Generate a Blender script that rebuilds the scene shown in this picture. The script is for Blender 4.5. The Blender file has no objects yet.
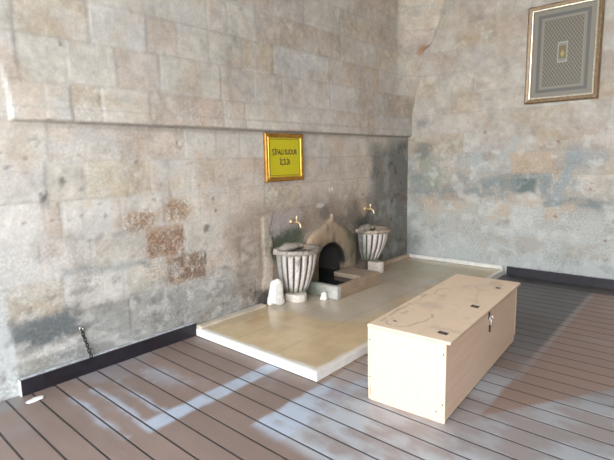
import bpy, bmesh, math, random
import numpy as np
from mathutils import Vector, Matrix

random.seed(7)
SC = bpy.context.scene
COL = SC.collection

# ------------------------------------------------------------------ camera
F, CX, CY, CZ = 466.2484, -6.207, -3.4601, 1.55
YAW, PITCH, ROLL = 0.7221, 0.1504, -0.0211
fw = Vector((math.cos(YAW)*math.cos(PITCH), math.sin(YAW)*math.cos(PITCH), -math.sin(PITCH)))
r0 = Vector((math.sin(YAW), -math.cos(YAW), 0))
u0 = r0.cross(fw)
rt = math.cos(ROLL)*r0 + math.sin(ROLL)*u0
up = -math.sin(ROLL)*r0 + math.cos(ROLL)*u0
cam = bpy.data.cameras.new('camera')
cam.sensor_width = 36.0
cam.lens = F/614*36
cam.clip_start = 0.05
co = bpy.data.objects.new('camera', cam)
COL.objects.link(co)
co.matrix_world = Matrix(((rt.x, up.x, -fw.x, CX), (rt.y, up.y, -fw.y, CY), (rt.z, up.z, -fw.z, CZ), (0, 0, 0, 1)))
SC.camera = co

# ------------------------------------------------------------------ numpy noise
def vnoise(u, v, seed):
    rng = np.random.RandomState(seed)
    T = rng.rand(256, 256)
    iu = np.floor(u).astype(int); iv = np.floor(v).astype(int)
    a = u-iu; b = v-iv
    a = a*a*(3-2*a); b = b*b*(3-2*b)
    i0 = iu % 256; i1 = (iu+1) % 256; j0 = iv % 256; j1 = (iv+1) % 256
    return (T[i0, j0]*(1-a)*(1-b)+T[i1, j0]*a*(1-b)+T[i0, j1]*(1-a)*b+T[i1, j1]*a*b)*2-1

def fbm(u, v, seed, octv=4):
    s = 0; amp = 1.0; tot = 0
    for k in range(octv):
        s = s+amp*vnoise(u*2**k+17.3*k, v*2**k+5.7*k, seed+k); tot += amp; amp *= 0.55
    return s/tot

def sst(a, b, x):
    t = np.clip((x-a)/(b-a), 0, 1)
    return t*t*(3-2*t)

def mix(c, col, m):
    m = np.asarray(m)[..., None]
    return c*(1-m)+np.array(col)*m

def blob(u, v, cu, cv, ru, rv, seed=None, rough=0.35, f=9.0):
    d = np.sqrt(((u-cu)/ru)**2+((v-cv)/rv)**2)
    if seed is not None:
        d = d+rough*fbm(u*f, v*f, seed, 3)
    d = d+.30*fbm(u*31, v*31, (seed or 1)+7, 3)
    return 1-sst(0.35, 1.2, d)

def rect(u, v, u0, u1, v0, v1, e=0.02, seed=None, rough=0.03, f=8.0):
    n1 = n2 = 0
    if seed is not None:
        n1 = rough*fbm(u*f, v*f, seed, 3); n2 = rough*fbm(u*f, v*f, seed+50, 3)
    uu = u+n1; vv = v+n2
    return sst(u0-e, u0+e, uu)*(1-sst(u1-e, u1+e, uu))*sst(v0-e, v0+e, vv)*(1-sst(v1-e, v1+e, vv))

# ------------------------------------------------------------------ materials
def new_mat(name):
    m = bpy.data.materials.new(name); m.use_nodes = True
    nt = m.node_tree
    return m, nt, nt.nodes['Principled BSDF']

def mat(name, col, rough=0.6, metal=0.0, var=0.0, vscale=20.0, bump=0.0, bscale=60.0, stretch=(1, 1, 1), col2=None, spec=0.5):
    m, nt, b = new_mat(name)
    b.inputs['Roughness'].default_value = rough
    b.inputs['Metallic'].default_value = metal
    b.inputs['Specular IOR Level'].default_value = spec
    tc = nt.nodes.new('ShaderNodeTexCoord'); mp = nt.nodes.new('ShaderNodeMapping')
    mp.inputs['Scale'].default_value = stretch
    nt.links.new(tc.outputs['Object'], mp.inputs['Vector'])
    nz = nt.nodes.new('ShaderNodeTexNoise'); nz.inputs['Scale'].default_value = vscale; nz.inputs['Detail'].default_value = 6
    nt.links.new(mp.outputs['Vector'], nz.inputs['Vector'])
    rp = nt.nodes.new('ShaderNodeValToRGB')
    c2 = col2 if col2 else tuple(x*(1-var) for x in col)
    c1 = col if col2 else tuple(min(1, x*(1+var)) for x in col)
    rp.color_ramp.elements[0].position = 0.32; rp.color_ramp.elements[1].position = 0.68
    rp.color_ramp.elements[0].color = (*c2, 1); rp.color_ramp.elements[1].color = (*c1, 1)
    nt.links.new(nz.outputs['Fac'], rp.inputs['Fac'])
    nt.links.new(rp.outputs['Color'], b.inputs['Base Color'])
    if bump:
        n2 = nt.nodes.new('ShaderNodeTexNoise'); n2.inputs['Scale'].default_value = bscale; n2.inputs['Detail'].default_value = 5
        nt.links.new(mp.outputs['Vector'], n2.inputs['Vector'])
        bp = nt.nodes.new('ShaderNodeBump'); bp.inputs['Strength'].default_value = bump; bp.inputs['Distance'].default_value = 0.01
        nt.links.new(n2.outputs['Fac'], bp.inputs['Height']); nt.links.new(bp.outputs['Normal'], b.inputs['Normal'])
    return m

def attr_mat(name, rough=0.8, var=0.12, vscale=40.0, bump=0.3, bscale=90.0, spec=0.3):
    """surface colour stored on the vertices (stone by stone), broken up by fine procedural noise"""
    m, nt, b = new_mat(name)
    b.inputs['Roughness'].default_value = rough
    b.inputs['Specular IOR Level'].default_value = spec
    at = nt.nodes.new('ShaderNodeAttribute'); at.attribute_name = 'Col'
    tc = nt.nodes.new('ShaderNodeTexCoord')
    nz = nt.nodes.new('ShaderNodeTexNoise'); nz.inputs['Scale'].default_value = vscale; nz.inputs['Detail'].default_value = 8
    nz.inputs['Roughness'].default_value = 0.7
    nt.links.new(tc.outputs['Object'], nz.inputs['Vector'])
    mr = nt.nodes.new('ShaderNodeMapRange'); mr.inputs['From Min'].default_value = 0.3; mr.inputs['From Max'].default_value = 0.7
    mr.inputs['To Min'].default_value = 1-var; mr.inputs['To Max'].default_value = 1+var
    nt.links.new(nz.outputs['Fac'], mr.inputs['Value'])
    mx = nt.nodes.new('ShaderNodeVectorMath'); mx.operation = 'SCALE'
    nt.links.new(at.outputs['Color'], mx.inputs[0]); nt.links.new(mr.outputs['Result'], mx.inputs['Scale'])
    # crumbling: fine dark and pale grains where the stored alpha is high
    sk = nt.nodes.new('ShaderNodeTexNoise'); sk.inputs['Scale'].default_value = 40; sk.inputs['Detail'].default_value = 5; sk.inputs['Roughness'].default_value = .75
    nt.links.new(tc.outputs['Object'], sk.inputs['Vector'])
    sr = nt.nodes.new('ShaderNodeMapRange'); sr.inputs['From Min'].default_value = .42; sr.inputs['From Max'].default_value = .62
    sr.inputs['To Min'].default_value = .50; sr.inputs['To Max'].default_value = 1.38
    nt.links.new(sk.outputs['Fac'], sr.inputs['Value'])
    sm = nt.nodes.new('ShaderNodeMix'); sm.data_type = 'FLOAT'; sm.inputs[2].default_value = 1.0
    nt.links.new(at.outputs['Alpha'], sm.inputs[0]); nt.links.new(sr.outputs['Result'], sm.inputs[3])
    m2 = nt.nodes.new('ShaderNodeVectorMath'); m2.operation = 'SCALE'
    nt.links.new(mx.outputs['Vector'], m2.inputs[0]); nt.links.new(sm.outputs[0], m2.inputs['Scale'])
    nt.links.new(m2.outputs['Vector'], b.inputs['Base Color'])
    n2 = nt.nodes.new('ShaderNodeTexNoise'); n2.inputs['Scale'].default_value = bscale; n2.inputs['Detail'].default_value = 6
    nt.links.new(tc.outputs['Object'], n2.inputs['Vector'])
    bp = nt.nodes.new('ShaderNodeBump'); bp.inputs['Strength'].default_value = bump; bp.inputs['Distance'].default_value = 0.01
    nt.links.new(n2.outputs['Fac'], bp.inputs['Height']); nt.links.new(bp.outputs['Normal'], b.inputs['Normal'])
    return m

M = {}
M['stone'] = attr_mat('limestone blocks', 0.75, 0.12, 45, 0.14, 60)
M['carved'] = attr_mat('carved grimy marble', 0.6, 0.14, 60, 0.4, 120)
M['decking'] = attr_mat('composite decking', 0.42, 0.06, 60, 0.08, 200, 0.45)
M['platform'] = attr_mat('wet beige stone', 0.16, 0.06, 9, 0.05, 40, 0.5)
M['plain_wall'] = mat('dark limestone', (.27, .245, .21), 0.85, 0, .12, 3, .3, 30)  # kept dark so the unseen hall bounces less daylight
M['paving'] = mat('sunlit courtyard paving', (.60, .57, .52), 0.85, 0, .08, 3)
M['white_paint'] = mat('white limewash', (.74, .73, .70), 0.6, 0, .08, 14, .3, 60)
M['plaster'] = mat('rough white plaster', (.72, .70, .66), 0.9, 0, .12, 20, .5, 50)
M['kerb'] = mat('worn beige kerb', (.52, .45, .36), 0.6, 0, .15, 9, .3, 40)
M['black_board'] = mat('black plastic skirting', (.016, .014, .020), 0.38, 0, .3, 12, .1, 40)
M['grey_edge'] = mat('painted edge light', (.42, .43, .45), 0.7, 0, .3, 30)  # paler tone painted in for light on the skirting tops
M['gold'] = mat('gilded frame', (.40, .20, .035), 0.4, .6, .2, 25)
M['gold_light'] = mat('bright gilding', (.60, .38, .075), 0.35, .65, .15, 25)
M['yellow'] = mat('yellow sign board', (.54, .47, .008), 0.55, 0, .03, 4)
M['ink'] = mat('dark ink', (.025, .025, .02), 0.6)
M['bronze'] = mat('bronzed frame wood', (.20, .135, .075), 0.4, .25, .25, 30)
M['silver'] = mat('silvered frame lip', (.62, .57, .47), 0.3, .6, .2, 30)
M['brass'] = mat('worn brass', (.72, .55, .33), 0.3, .8, .15, 60)
M['steel'] = mat('bright steel', (.72, .72, .72), 0.25, .9, .1, 60)
M['dark_metal'] = mat('dark iron', (.03, .028, .025), 0.5, .5, .3, 60)
M['wood_edge'] = mat('pale cut board edge', (.72, .58, .42), 0.55, 0, .06, 12)
M['screw'] = mat('screw hole', (.06, .045, .035), 0.7)
M['water'] = mat('dark still water', (.008, .010, .014), 0.05, 0, 0, 4, .08, 14)
M['rough_stone'] = mat('rough trough stone', (.46, .36, .27), 0.7, 0, .25, 14, .5, 40)

# ------------------------------------------------------------------ object helpers
def tag(o, label=None, cat=None, group=None, kind=None):
    if label: o['label'] = label
    if cat: o['category'] = cat
    if group: o['group'] = group
    if kind: o['kind'] = kind
    return o

def empty(name, loc=(0, 0, 0), rz=0.0):
    o = bpy.data.objects.new(name, None); COL.objects.link(o)
    o.location = loc; o.rotation_euler = (0, 0, rz); o.empty_display_size = .1
    return o

def link_mesh(name, me, material=None, parent=None, smooth=False):
    o = bpy.data.objects.new(name, me); COL.objects.link(o)
    if material: me.materials.append(material)
    if parent: o.parent = parent
    if smooth:
        me.polygons.foreach_set('use_smooth', [True]*len(me.polygons))
    return o

def from_bm(name, bm, material=None, parent=None, smooth=False):
    bmesh.ops.recalc_face_normals(bm, faces=bm.faces)
    me = bpy.data.meshes.new(name); bm.to_mesh(me); bm.free()
    return link_mesh(name, me, material, parent, smooth)

def add_box(bm, x0, x1, y0, y1, z0, z1, bev=0.0, seg=2):
    g = bmesh.ops.create_cube(bm, size=1.0)
    vs = g['verts']
    for v in vs:
        v.co = Vector(((x0+x1)/2+v.co.x*(x1-x0), (y0+y1)/2+v.co.y*(y1-y0), (z0+z1)/2+v.co.z*(z1-z0)))
    if bev:
        es = list({e for v in vs for e in v.link_edges})
        bmesh.ops.bevel(bm, geom=es, offset=bev, segments=seg, affect='EDGES', profile=0.5)

def add_tube(bm, pts, rad, seg=10, cap=True):
    pts = [Vector(p) for p in pts]
    rads = rad if isinstance(rad, (list, tuple)) else [rad]*len(pts)
    rings = []
    t0 = (pts[1]-pts[0]).normalized()
    n = t0.orthogonal().normalized()
    for i, p in enumerate(pts):
        a = pts[max(0, i-1)]; b = pts[min(len(pts)-1, i+1)]
        t = (b-a).normalized()
        n = (n-t*n.dot(t)).normalized(); bn = t.cross(n)
        rings.append([bm.verts.new(p+rads[i]*(math.cos(2*math.pi*k/seg)*n+math.sin(2*math.pi*k/seg)*bn)) for k in range(seg)])
    for i in range(len(rings)-1):
        for k in range(seg):
            bm.faces.new((rings[i][k], rings[i][(k+1) % seg], rings[i+1][(k+1) % seg], rings[i+1][k]))
    if cap:
        bm.faces.new(rings[0][::-1]); bm.faces.new(rings[-1])

def add_torus(bm, center, R, r, axis='y', n=16, k=8, stretch=1.0):
    c = Vector(center); rows = []
    for i in range(n):
        a = 2*math.pi*i/n; row = []
        for j in range(k):
            b = 2*math.pi*j/k
            p = Vector(((R+r*math.cos(b))*math.cos(a), r*math.sin(b), (R+r*math.cos(b))*math.sin(a)*stretch))
            if axis == 'x': p = Vector((p.y, p.x, p.z))
            row.append(bm.verts.new(c+p))
        rows.append(row)
    for i in range(n):
        for j in range(k):
            bm.faces.new((rows[i][j], rows[(i+1) % n][j], rows[(i+1) % n][(j+1) % k], rows[i][(j+1) % k]))

def sheet(name, P, C, material, back=None, parent=None, smooth=True, grain=None):
    """grid surface P[nu,nv,3] with colours C[nu,nv,3]; back = (axis, coordinate) of a flat back, giving it thickness"""
    nu, nv = P.shape[:2]
    verts = P.reshape(-1, 3)
    idx = np.arange(nu*nv).reshape(nu, nv)
    q = np.stack([idx[:-1, :-1], idx[1:, :-1], idx[1:, 1:], idx[:-1, 1:]], -1).reshape(-1, 4)
    if grain is None: grain = np.zeros(C.shape[:2])
    cols = np.concatenate([C, grain[..., None]], -1).reshape(-1, 4)
    if back is not None:
        per = np.concatenate([idx[:, 0], idx[-1, 1:], idx[-2::-1, -1], idx[0, -2:0:-1]])
        n0 = len(verts)
        bv = verts[per].copy(); bv[:, back[0]] = back[1]
        verts = np.concatenate([verts, bv]); cols = np.concatenate([cols, cols[per]])
        m = len(per); nx = (np.arange(m)+1) % m
        s = np.stack([per, n0+np.arange(m), n0+nx, per[nx]], -1)
        q = np.concatenate([q, s])
        cap = [list(n0+np.arange(m))]
    else:
        cap = []
    me = bpy.data.meshes.new(name)
    me.from_pydata(verts.tolist(), [], q.tolist()+cap)
    ca = me.color_attributes.new('Col', 'FLOAT_COLOR', 'POINT')
    rgba = np.clip(cols, 0, 1).astype(np.float32)
    ca.data.foreach_set('color', rgba.ravel())
    bm = bmesh.new(); bm.from_mesh(me); bmesh.ops.recalc_face_normals(bm, faces=bm.faces); bm.to_mesh(me); bm.free()
    o = link_mesh(name, me, material, parent, smooth)
    return o

def vcol(me, fn):
    ca = me.color_attributes.new('Col', 'FLOAT_COLOR', 'POINT')
    n = len(me.vertices); c = np.empty(n*3, np.float32); me.vertices.foreach_get('co', c); c = c.reshape(-1, 3)
    rgb = np.clip(fn(c), 0, 1)
    ca.data.foreach_set('color', np.concatenate([rgb, np.full((n, 1), .25)], 1).astype(np.float32).ravel())

# ------------------------------------------------------------------ masonry
PAL = {
    'W': (.555, .54, .515), 'L': (.53, .50, .445), 'T': (.50, .44, .35), 'Y': (.55, .50, .39),
    'P': (.48, .405, .35), 'K': (.50, .385, .33), 'B': (.36, .235, .15), 'O': (.44, .385, .285),
    'G': (.43, .42, .40), 'D': (.27, .275, .265), 'S': (.52, .485, .45), 'N': (.40, .33, .265), 'V': (.40, .37, .36),
}
def masonry(U, V, courses, seed, jw=.010):
    """courses: list of (v0, joints, colour letters). Returns colour, joint mask, block offset"""
    wu = U+.010*fbm(U*5, V*5, seed, 3); wv = V+.009*fbm(U*3, V*3, seed+9, 3)
    vs = [c[0] for c in courses]
    ci = np.clip(np.searchsorted(vs, wv, side='right')-1, 0, len(courses)-1)
    col = np.zeros(U.shape+(3,)); dj = np.full(U.shape, 9.0); off = np.zeros(U.shape); mot = np.zeros(U.shape)
    rng = np.random.RandomState(seed)
    for k, (v0, js, cl) in enumerate(courses):
        m = ci == k
        js = np.array(js); bi = np.searchsorted(js, wu[m])
        pal = np.array([PAL[c] for c in cl]+[PAL[cl[-1]]]*(len(js)+1-len(cl)))
        pal = pal*(1+.05*rng.randn(len(pal), 1))
        pal = pal*.62+np.array([.50, .465, .415])*.38
        col[m] = pal[np.clip(bi, 0, len(pal)-1)]
        off[m] = (rng.rand(len(pal))*.004-.002)[np.clip(bi, 0, len(pal)-1)]
        mt = np.array([.9 if c in 'TOBKN' else (.5 if c in 'PYS' else .15) for c in cl]+[.3]*(len(js)+1-len(cl)))*(.6+.5*rng.rand(len(pal)))
        mot[m] = mt[np.clip(bi, 0, len(pal)-1)]
        d = np.abs(wu[m][:, None]-js[None, :]).min(1)
        v1 = courses[k+1][0] if k+1 < len(courses) else 99
        dj[m] = np.minimum(d, np.minimum(np.abs(wv[m]-v0), np.abs(v1-wv[m])))
    jm = 1-sst(jw*.3, jw*1.3, dj)
    jm = jm*(.5+.5*sst(-.35, .25, fbm(U*2.5, V*2.5, seed+21, 3)))
    return col, jm, off, mot

def stonework(U, V, col, jm, seed, blk, jcol=(.36, .34, .315)):
    big = fbm(U*1.3, V*1.3, seed+1, 3); mid = fbm(U*6, V*6, seed+2, 4); fine = fbm(U*26, V*26, seed+3, 3)
    mot = fbm(U*11, V*11, seed+8, 5)
    col = col*(1+.10*big[..., None]+.22*mid[..., None]+.20*mot[..., None]+.14*fine[..., None])
    rough = sst(-.15, .45, fbm(U*15, V*15, seed+14, 5))
    col = mix(col, (.40, .30, .215), .55*blk*rough)
    col = mix(col, (.66, .64, .61), .5*blk*sst(.1, .5, fbm(U*20, V*20, seed+15, 4)))
    # white lime bloom and warm patches
    col = mix(col, (.56, .55, .535), .42*sst(.0, .5, fbm(U*4, V*4, seed+4, 5)))
    col = mix(col, (.50, .385, .265), .38*sst(.1, .5, fbm(U*4.5+9, V*4.5, seed+5, 5)))
    col = mix(col, jcol, .52*jm)
    # pits
    pit = sst(.5, .68, fbm(U*24, V*24, seed+6, 2))*sst(.0, .4, fbm(U*1.6, V*1.6, seed+7, 2))*(1-.8*sst(1.7, 2.0, V))
    col = mix(col, (.20, .19, .175), .55*pit)
    return col, pit

# ---- left wall (plane y = 0)
ZC = [0, .215, .49, .755, 1.03, 1.295, 1.575, 1.843, 2.10, 2.395, 2.675, 2.96, 3.25, 3.55]
Lc = [
    (ZC[0], [-6.5, -5.9, -5.35, -4.9, -4.4, -3.95, -3.5, -3.0, -2.5, -2.0, -1.5, -1.0, -.5], 'GGGDDGGGNNNNDD'),
    (ZC[1], [-6.4, -5.8, -5.3, -4.98, -4.44, -3.9, -3.55, -3.08, -2.6, -2.2, -1.4, -.9, -.4], 'GGGGDGGGNNNNNDD'),
    (ZC[2], [-6.6, -6.1, -5.5, -4.92, -4.47, -4.11, -3.68, -3.26, -3.06, -2.45, -1.3, -.8, -.35], 'LLLOWLBPNNNNVDD'),
    (ZC[3], [-6.3, -5.7, -5.05, -4.7, -4.27, -3.9, -3.51, -3.1, -2.6, -2.1, -1.5, -1.05, -.5], 'WWWSLBLPNNPNVDD'),
    (ZC[4], [-6.5, -5.9, -5.4, -5.01, -4.9, -4.45, -4.07, -3.7, -3.27, -2.91, -2.36, -1.36, -1.04, -.5], 'WWWWPWWLPPTPTVDD'),
    (ZC[5], [-6.2, -5.6, -4.97, -4.71, -4.38, -4.18, -4.01, -3.78, -3.53, -3.04, -2.3, -1.55, -.93, -.45], 'WWWLYTSLPPPPPDD'),
    (ZC[6], [-6.6, -6.0, -5.4, -4.93, -4.4, -3.85, -3.5, -3.22, -2.6, -1.84, -1.45, -1.09, -.58], 'LLWLSPLSWSPPND'),
    (ZC[7], [-6.1, -5.5, -4.93, -4.76, -4.55, -4.17, -3.82, -3.44, -3.18, -2.62, -1.83, -1.31, -.95, -.5], 'LLSGTLPKSLSPNVG'),
    (ZC[8], [-6.3, -5.7, -5.07, -4.77, -4.42, -4.06, -3.46, -3.05, -2.67, -1.88, -1.33, -.72], 'SSSLLPLSSSWPNP'),
    (ZC[9], [-6.2, -5.6, -5.07, -4.60, -4.16, -3.88, -3.57, -3.19, -2.78, -2.4, -1.9, -.86], 'GGLTWPLLOWWPSP'),
    (ZC[10], [-6.0, -5.4, -4.92, -4.6, -4.16, -3.57, -3.35, -3.01, -2.67, -1.68, -.9], 'LLLWLLSLPNSTP'),
    (ZC[11], [-5.7, -5.0, -4.25, -3.81, -3.35, -2.8, -2.31, -1.68, -1.1, -.5], 'LLLOSPSLTPP'),
    (ZC[12], [-5.4, -4.7, -4.0, -3.4, -2.7, -2.0, -1.4, -.7], 'LSLLPLSPT'),
    (ZC[13], [-5.2, -4.4, -3.6, -2.9, -2.2, -1.5, -.9], 'LLSLLSPT'),
]
us = np.concatenate([np.arange(-8.2, -5.6, .08), np.arange(-5.6, 0.0001, .0145)])
us = us[us < .0001]; us[-1] = 0.03
vs = np.concatenate([np.arange(-.05, 1.83, .0145), [1.8365, 1.8395, 1.85, 1.862], np.arange(1.875, 3.6, .0145), np.arange(3.6, 5.42, .06)])
U, V = np.meshgrid(us, vs, indexing='ij')
col, jm, off, mot = masonry(U, V, Lc, 11)
col, pit = stonework(U, V, col, jm, 31, mot)
# thin white pointing in places
jw = np.maximum(sst(.1, .4, fbm(U*1.7, V*1.7, 77, 2)), .7*(1-sst(.9, 1.3, V)))*jm*(U < -2.6)
col = mix(col, (.62, .60, .57), .6*jw)
# brown weathered faces with crumbs
for (cu, cv, ru, rv, s) in ((-4.07+.13, 1.13, .17, .11, 3), (-4.3, 1.09, .17, .10, 5)):
    col = mix(col, (.36, .225, .13), .72*blob(U, V, cu, cv, ru*1.15, rv*1.15, s, .35, 14)*sst(-.5, .0, fbm(U*24, V*24, s+90, 3)))
col = mix(col, (.22, .145, .105), .80*rect(U, V, -4.08, -3.7, .50, .75, .02, 8)*sst(-.4, .2, fbm(U*18, V*18, 61, 4)))
col = mix(col, (.29, .175, .115), .80*rect(U, V, -4.26, -3.91, .77, .975, .02, 9)*sst(-.45, .2, fbm(U*20, V*20, 62, 4)))
# damp, dark lower band on the left part, with lighter lime streaks
band = (1-sst(.36, .56, V+.10*fbm(U*2.2, V*2.2, 70, 3)))*(1-sst(-3.4, -2.9, U))
col = mix(col, (.235, .245, .235), .62*band)
col = mix(col, (.50, .50, .475), .55*band*sst(.05, .45, fbm(U*3.0, V*7, 71, 4)))
col = mix(col, (.125, .14, .145), .92*blob(U, V, -5.10, .41, .36, .135, 72, .4, 7))
col = mix(col, (.125, .14, .145), .8*blob(U, V, -4.93, .37, .13, .19, 73, .5, 8))
col = mix(col, (.58, .56, .52), .70*rect(U, V, -5.3, -4.75, .235, .30, .03, 74, .06))
col = mix(col, (.56, .54, .50), .60*rect(U, V, -5.24, -5.06, .52, .57, .03, 75, .06))
col = mix(col, (.23, .265, .275), .55*rect(U, V, -4.95, -4.25, .74, .79, .03, 76, .08, 5))   # grey-green bed joint
col = mix(col, (.27, .26, .245), .55*rect(U, V, -4.85, -4.3, 1.005, 1.05, .02, 78, .06, 6)*sst(-.3, .2, fbm(U*14, V*14, 79, 2)))
# dark holes near the right joint of the third course
for (cu, cv, ru, rv, s) in ((-3.66, .95, .035, .05, 4), (-3.69, .68, .018, .07, 6), (-5.0, 1.33, .03, .05, 10), (-4.30, 1.555, .02, .016, 12), (-4.87, 1.43, .03, .04, 13), (-3.57, 1.21, .018, .03, 14), (-3.55, 1.10, .018, .018, 15), (-4.8, 2.36, .02, .025, 16), (-4.93, 1.85, .03, .012, 18)):
    col = mix(col, (.13, .12, .11), .8*blob(U, V, cu, cv, ru, rv, s, .6, 30))
# brown-grey grime around the fountain panel and wet zone
col = mix(col, (.225, .165, .125), .74*rect(U, V, -3.45, -.6, .0, 1.08, .18, 81, .2, 2)*(.7+.3*sst(-.3, .3, fbm(U*6, V*6, 80, 4))))
strip_ = rect(U, V, -2.985, -2.845, .20, 1.0, .02, 82, .05, 7)
col = mix(col, (.52, .46, .38), .85*strip_*sst(-.6, .0, fbm(U*9, V*5, 83, 3)))
col = mix(col, (.40, .37, .375), .60*rect(U, V, -2.92, -2.38, .75, .985, .03, 84, .05, 6))
col = mix(col, (.055, .07, .05), .92*blob(U, V, -2.66, .66, .33, .19, 85, .30, 7))
col = mix(col, (.08, .10, .068), .80*blob(U, V, -2.48, .70, .20, .15, 86, .35, 7))
col = mix(col, (.05, .058, .052), .92*blob(U, V, -1.10, .67, .30, .21, 87, .35, 7))
col = mix(col, (.16, .135, .12), .75*blob(U, V, -1.96, .93, .15, .11, 88, .5, 12))
col = mix(col, (.12, .115, .10), .70*blob(U, V, -1.43, .80, .30, .15, 89, .5, 8))
col = mix(col, (.05, .052, .045), .85*blob(U, V, -1.30, .40, .20, .30, 131, .4, 7))
col = mix(col, (.11, .08, .065), .75*blob(U, V, -.85, .24, .35, .22, 132, .4, 6))
col = mix(col, (.15, .125, .115), .60*blob(U, V, -1.33, .93, .07, .09, 93, .4, 8))
col = mix(col, (.06, .055, .05), .90*blob(U, V, -3.02, .13, .20, .16, 94, .4, 8))
col = mix(col, (.60, .58, .55), .75*blob(U, V, -2.02, 1.015, .09, .03, 95, .4, 8))
col = mix(col, (.47, .38, .30), .65*blob(U, V, -1.14, .90, .09, .12, 96, .3, 8))
for xx in (-1.86, -1.81):
    col = mix(col, (.80, .80, .79), .95*rect(U, V, xx-.012, xx+.012, 1.17, 1.215, .006))
# dark damp stones next to the corner
cz = sst(-1.12, -.85, U+.10*fbm(U*3, V*3, 97, 3))*(1-sst(1.62, 1.86, V+.1*fbm(U*3, V*3, 98, 3)))
col = mix(col, (.135, .135, .125), .74*cz)
col = mix(col, (.05, .048, .042), .6*cz*sst(.08, .45, fbm(U*6, V*6, 122, 5)))
col = mix(col, (.25, .19, .15), .5*cz*sst(.1, .45, fbm(U*5+3, V*5, 123, 4)))
col = mix(col, (.36, .385, .39), .45*cz*sst(.0, .4, fbm(U*5, V*5, 99, 4)))
# white plaster at the far left foot and upper return
lw = (1-sst(-5.30, -5.265, U+.03*fbm(U*8, V*8, 101, 3)+.035*(V-.35)))*(1-sst(.62, .85, V))
col = mix(col, (.54, .56, .555), .9*lw)
# ---- relief
crumb = (1-sst(.5, 1.15, V))*(1-sst(-3.3, -2.8, U))
col = mix(col, (.17, .165, .15), .55*crumb*sst(.12, .5, fbm(U*13, V*16, 120, 5)))
col = mix(col, (.60, .59, .565), .45*crumb*sst(.1, .45, fbm(U*9, V*12, 121, 5)))
rel = off+.0035*fbm(U*7, V*7, 41, 4)+.0018*fbm(U*30, V*30, 42, 2)-.0035*jm-.005*pit    # + = out of the wall
xe = -5.145-.30*np.clip(V-1.98, 0, 2)**1.3                                                # left end of the overhanging upper wall
upm = sst(1.838, 1.841, V)*sst(-.008, .008, U-xe)
lip = upm*(1-sst(1.926, 1.938, V))
bul = np.interp(V, [1.85, 2.2, 2.6, 3.0, 3.08, 3.35, 4.3], [0, .02, .10, .19, .31, .43, .7])
bul = bul*np.clip(1+U/.42, 0, 1)**1.5*upm
rel = rel+upm*np.interp(U, [-5.2, -4.2], [.010, .050])+lip*.010+bul
rel = rel+.012*strip_*(1+.6*fbm(U*12, V*6, 133, 3))
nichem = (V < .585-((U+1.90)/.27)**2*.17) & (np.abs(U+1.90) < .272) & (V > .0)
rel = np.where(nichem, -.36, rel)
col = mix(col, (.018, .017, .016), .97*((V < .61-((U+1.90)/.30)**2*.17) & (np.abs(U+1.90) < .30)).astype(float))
edge = upm*(1-sst(.002, .02, U-xe+.012*fbm(U*9, V*9, 102, 3)))*sst(-.03, -.01, U-xe)
col = mix(col, (.56, .55, .52), .9*edge)
col = mix(col, (.42, .23, .12), .7*blob(U, V, -.05, 3.0, .07, .09, 103, .3, 8))
# shade painted under the ledge lip, and a dark line along its top
col = mix(col, (.36, .335, .30), .55*rect(U, V, -5.13, 0, 1.80, 1.842, .012, 104, .02))
col = mix(col, (.40, .37, .335), .5*upm*rect(U, V, -5.2, 0, 1.925, 1.942, .004))
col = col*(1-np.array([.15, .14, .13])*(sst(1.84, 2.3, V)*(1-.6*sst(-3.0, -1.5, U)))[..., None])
P = np.stack([U, -rel, V], -1)
grain = .05+.26*mot*(1-.6*sst(1.9, 2.2, V))
for (u0, u1, v0, v1) in ((-4.27, -3.9, .77, 1.0), (-4.09, -3.69, .5, .76), (-4.44, -4.17, 1.04, 1.16), (-4.06, -3.84, 1.05, 1.23)):
    grain = np.maximum(grain, .85*rect(U, V, u0, u1, v0, v1, .03, 134, .04))
grain = np.maximum(grain, .42*(1-sst(.75, 1.15, V))*(U < -3.0)*sst(-.4, .2, fbm(U*4, V*4, 130, 3)))
grain = np.maximum(grain, .3*cz)
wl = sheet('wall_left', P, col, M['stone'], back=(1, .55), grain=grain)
tag(wl, 'old limestone block wall with a projecting ledge, behind the two fluted basins', 'wall', kind='structure')

# ---- right wall (plane x = 0)
RC = [0, .27, .55, .78, .95, 1.09, 1.31, 1.59, 1.86, 2.12, 2.37, 2.66, 2.95, 3.25, 3.55]
rng = np.random.RandomState(5)
Rc = []
for k, z in enumerate(RC):
    x = -7.0; js = []; cl = ''
    while x < -.15:
        x += .36+.3*rng.rand(); js.append(x)
        cl += rng.choice(list('SLGWS' if z < .9 else ('GSVLG' if z < 1.3 else 'LSTTLPLW')))
    cl += 'G' if z < 1.9 else 'S'
    Rc.append([z, js, cl])
Rc[6][1] = [-6.4, -5.9, -5.3, -4.7, -4.2, -3.7, -3.2, -2.7, -2.45, -1.985, -1.475, -1.0, -.5]; Rc[6][2] = 'LSLTSLSLTSNGSG'
Rc[5][1] = [-6.4, -5.9, -5.3, -4.7, -4.2, -3.7, -3.2, -2.65, -2.1, -1.75, -1.34, -.9, -.45]; Rc[5][2] = 'SLSLSLLLLSDGGG'
us = np.concatenate([np.arange(-6.6, -3.5, .07), np.arange(-3.5, .0001, .0145)]); us[-1] = 0.03
vs = np.concatenate([np.arange(-.05, 3.7, .0145), np.arange(3.7, 5.42, .06)])
U, V = np.meshgrid(us, vs, indexing='ij')
col, jm, off, mot = masonry(U, V, [tuple(c) for c in Rc], 211, .008)
jm = jm*.85
col, pit = stonework(U, V, col, jm, 231, mot, (.42, .41, .39))
col = col*np.array([.74, .735, .725])
n4 = fbm(U*2.2, V*2.2, 240, 4)
col = mix(col, (.405, .44, .435), .62*(1-sst(.75, 1.02, V+.10*n4)))                     # pale lime-washed foot
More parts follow.
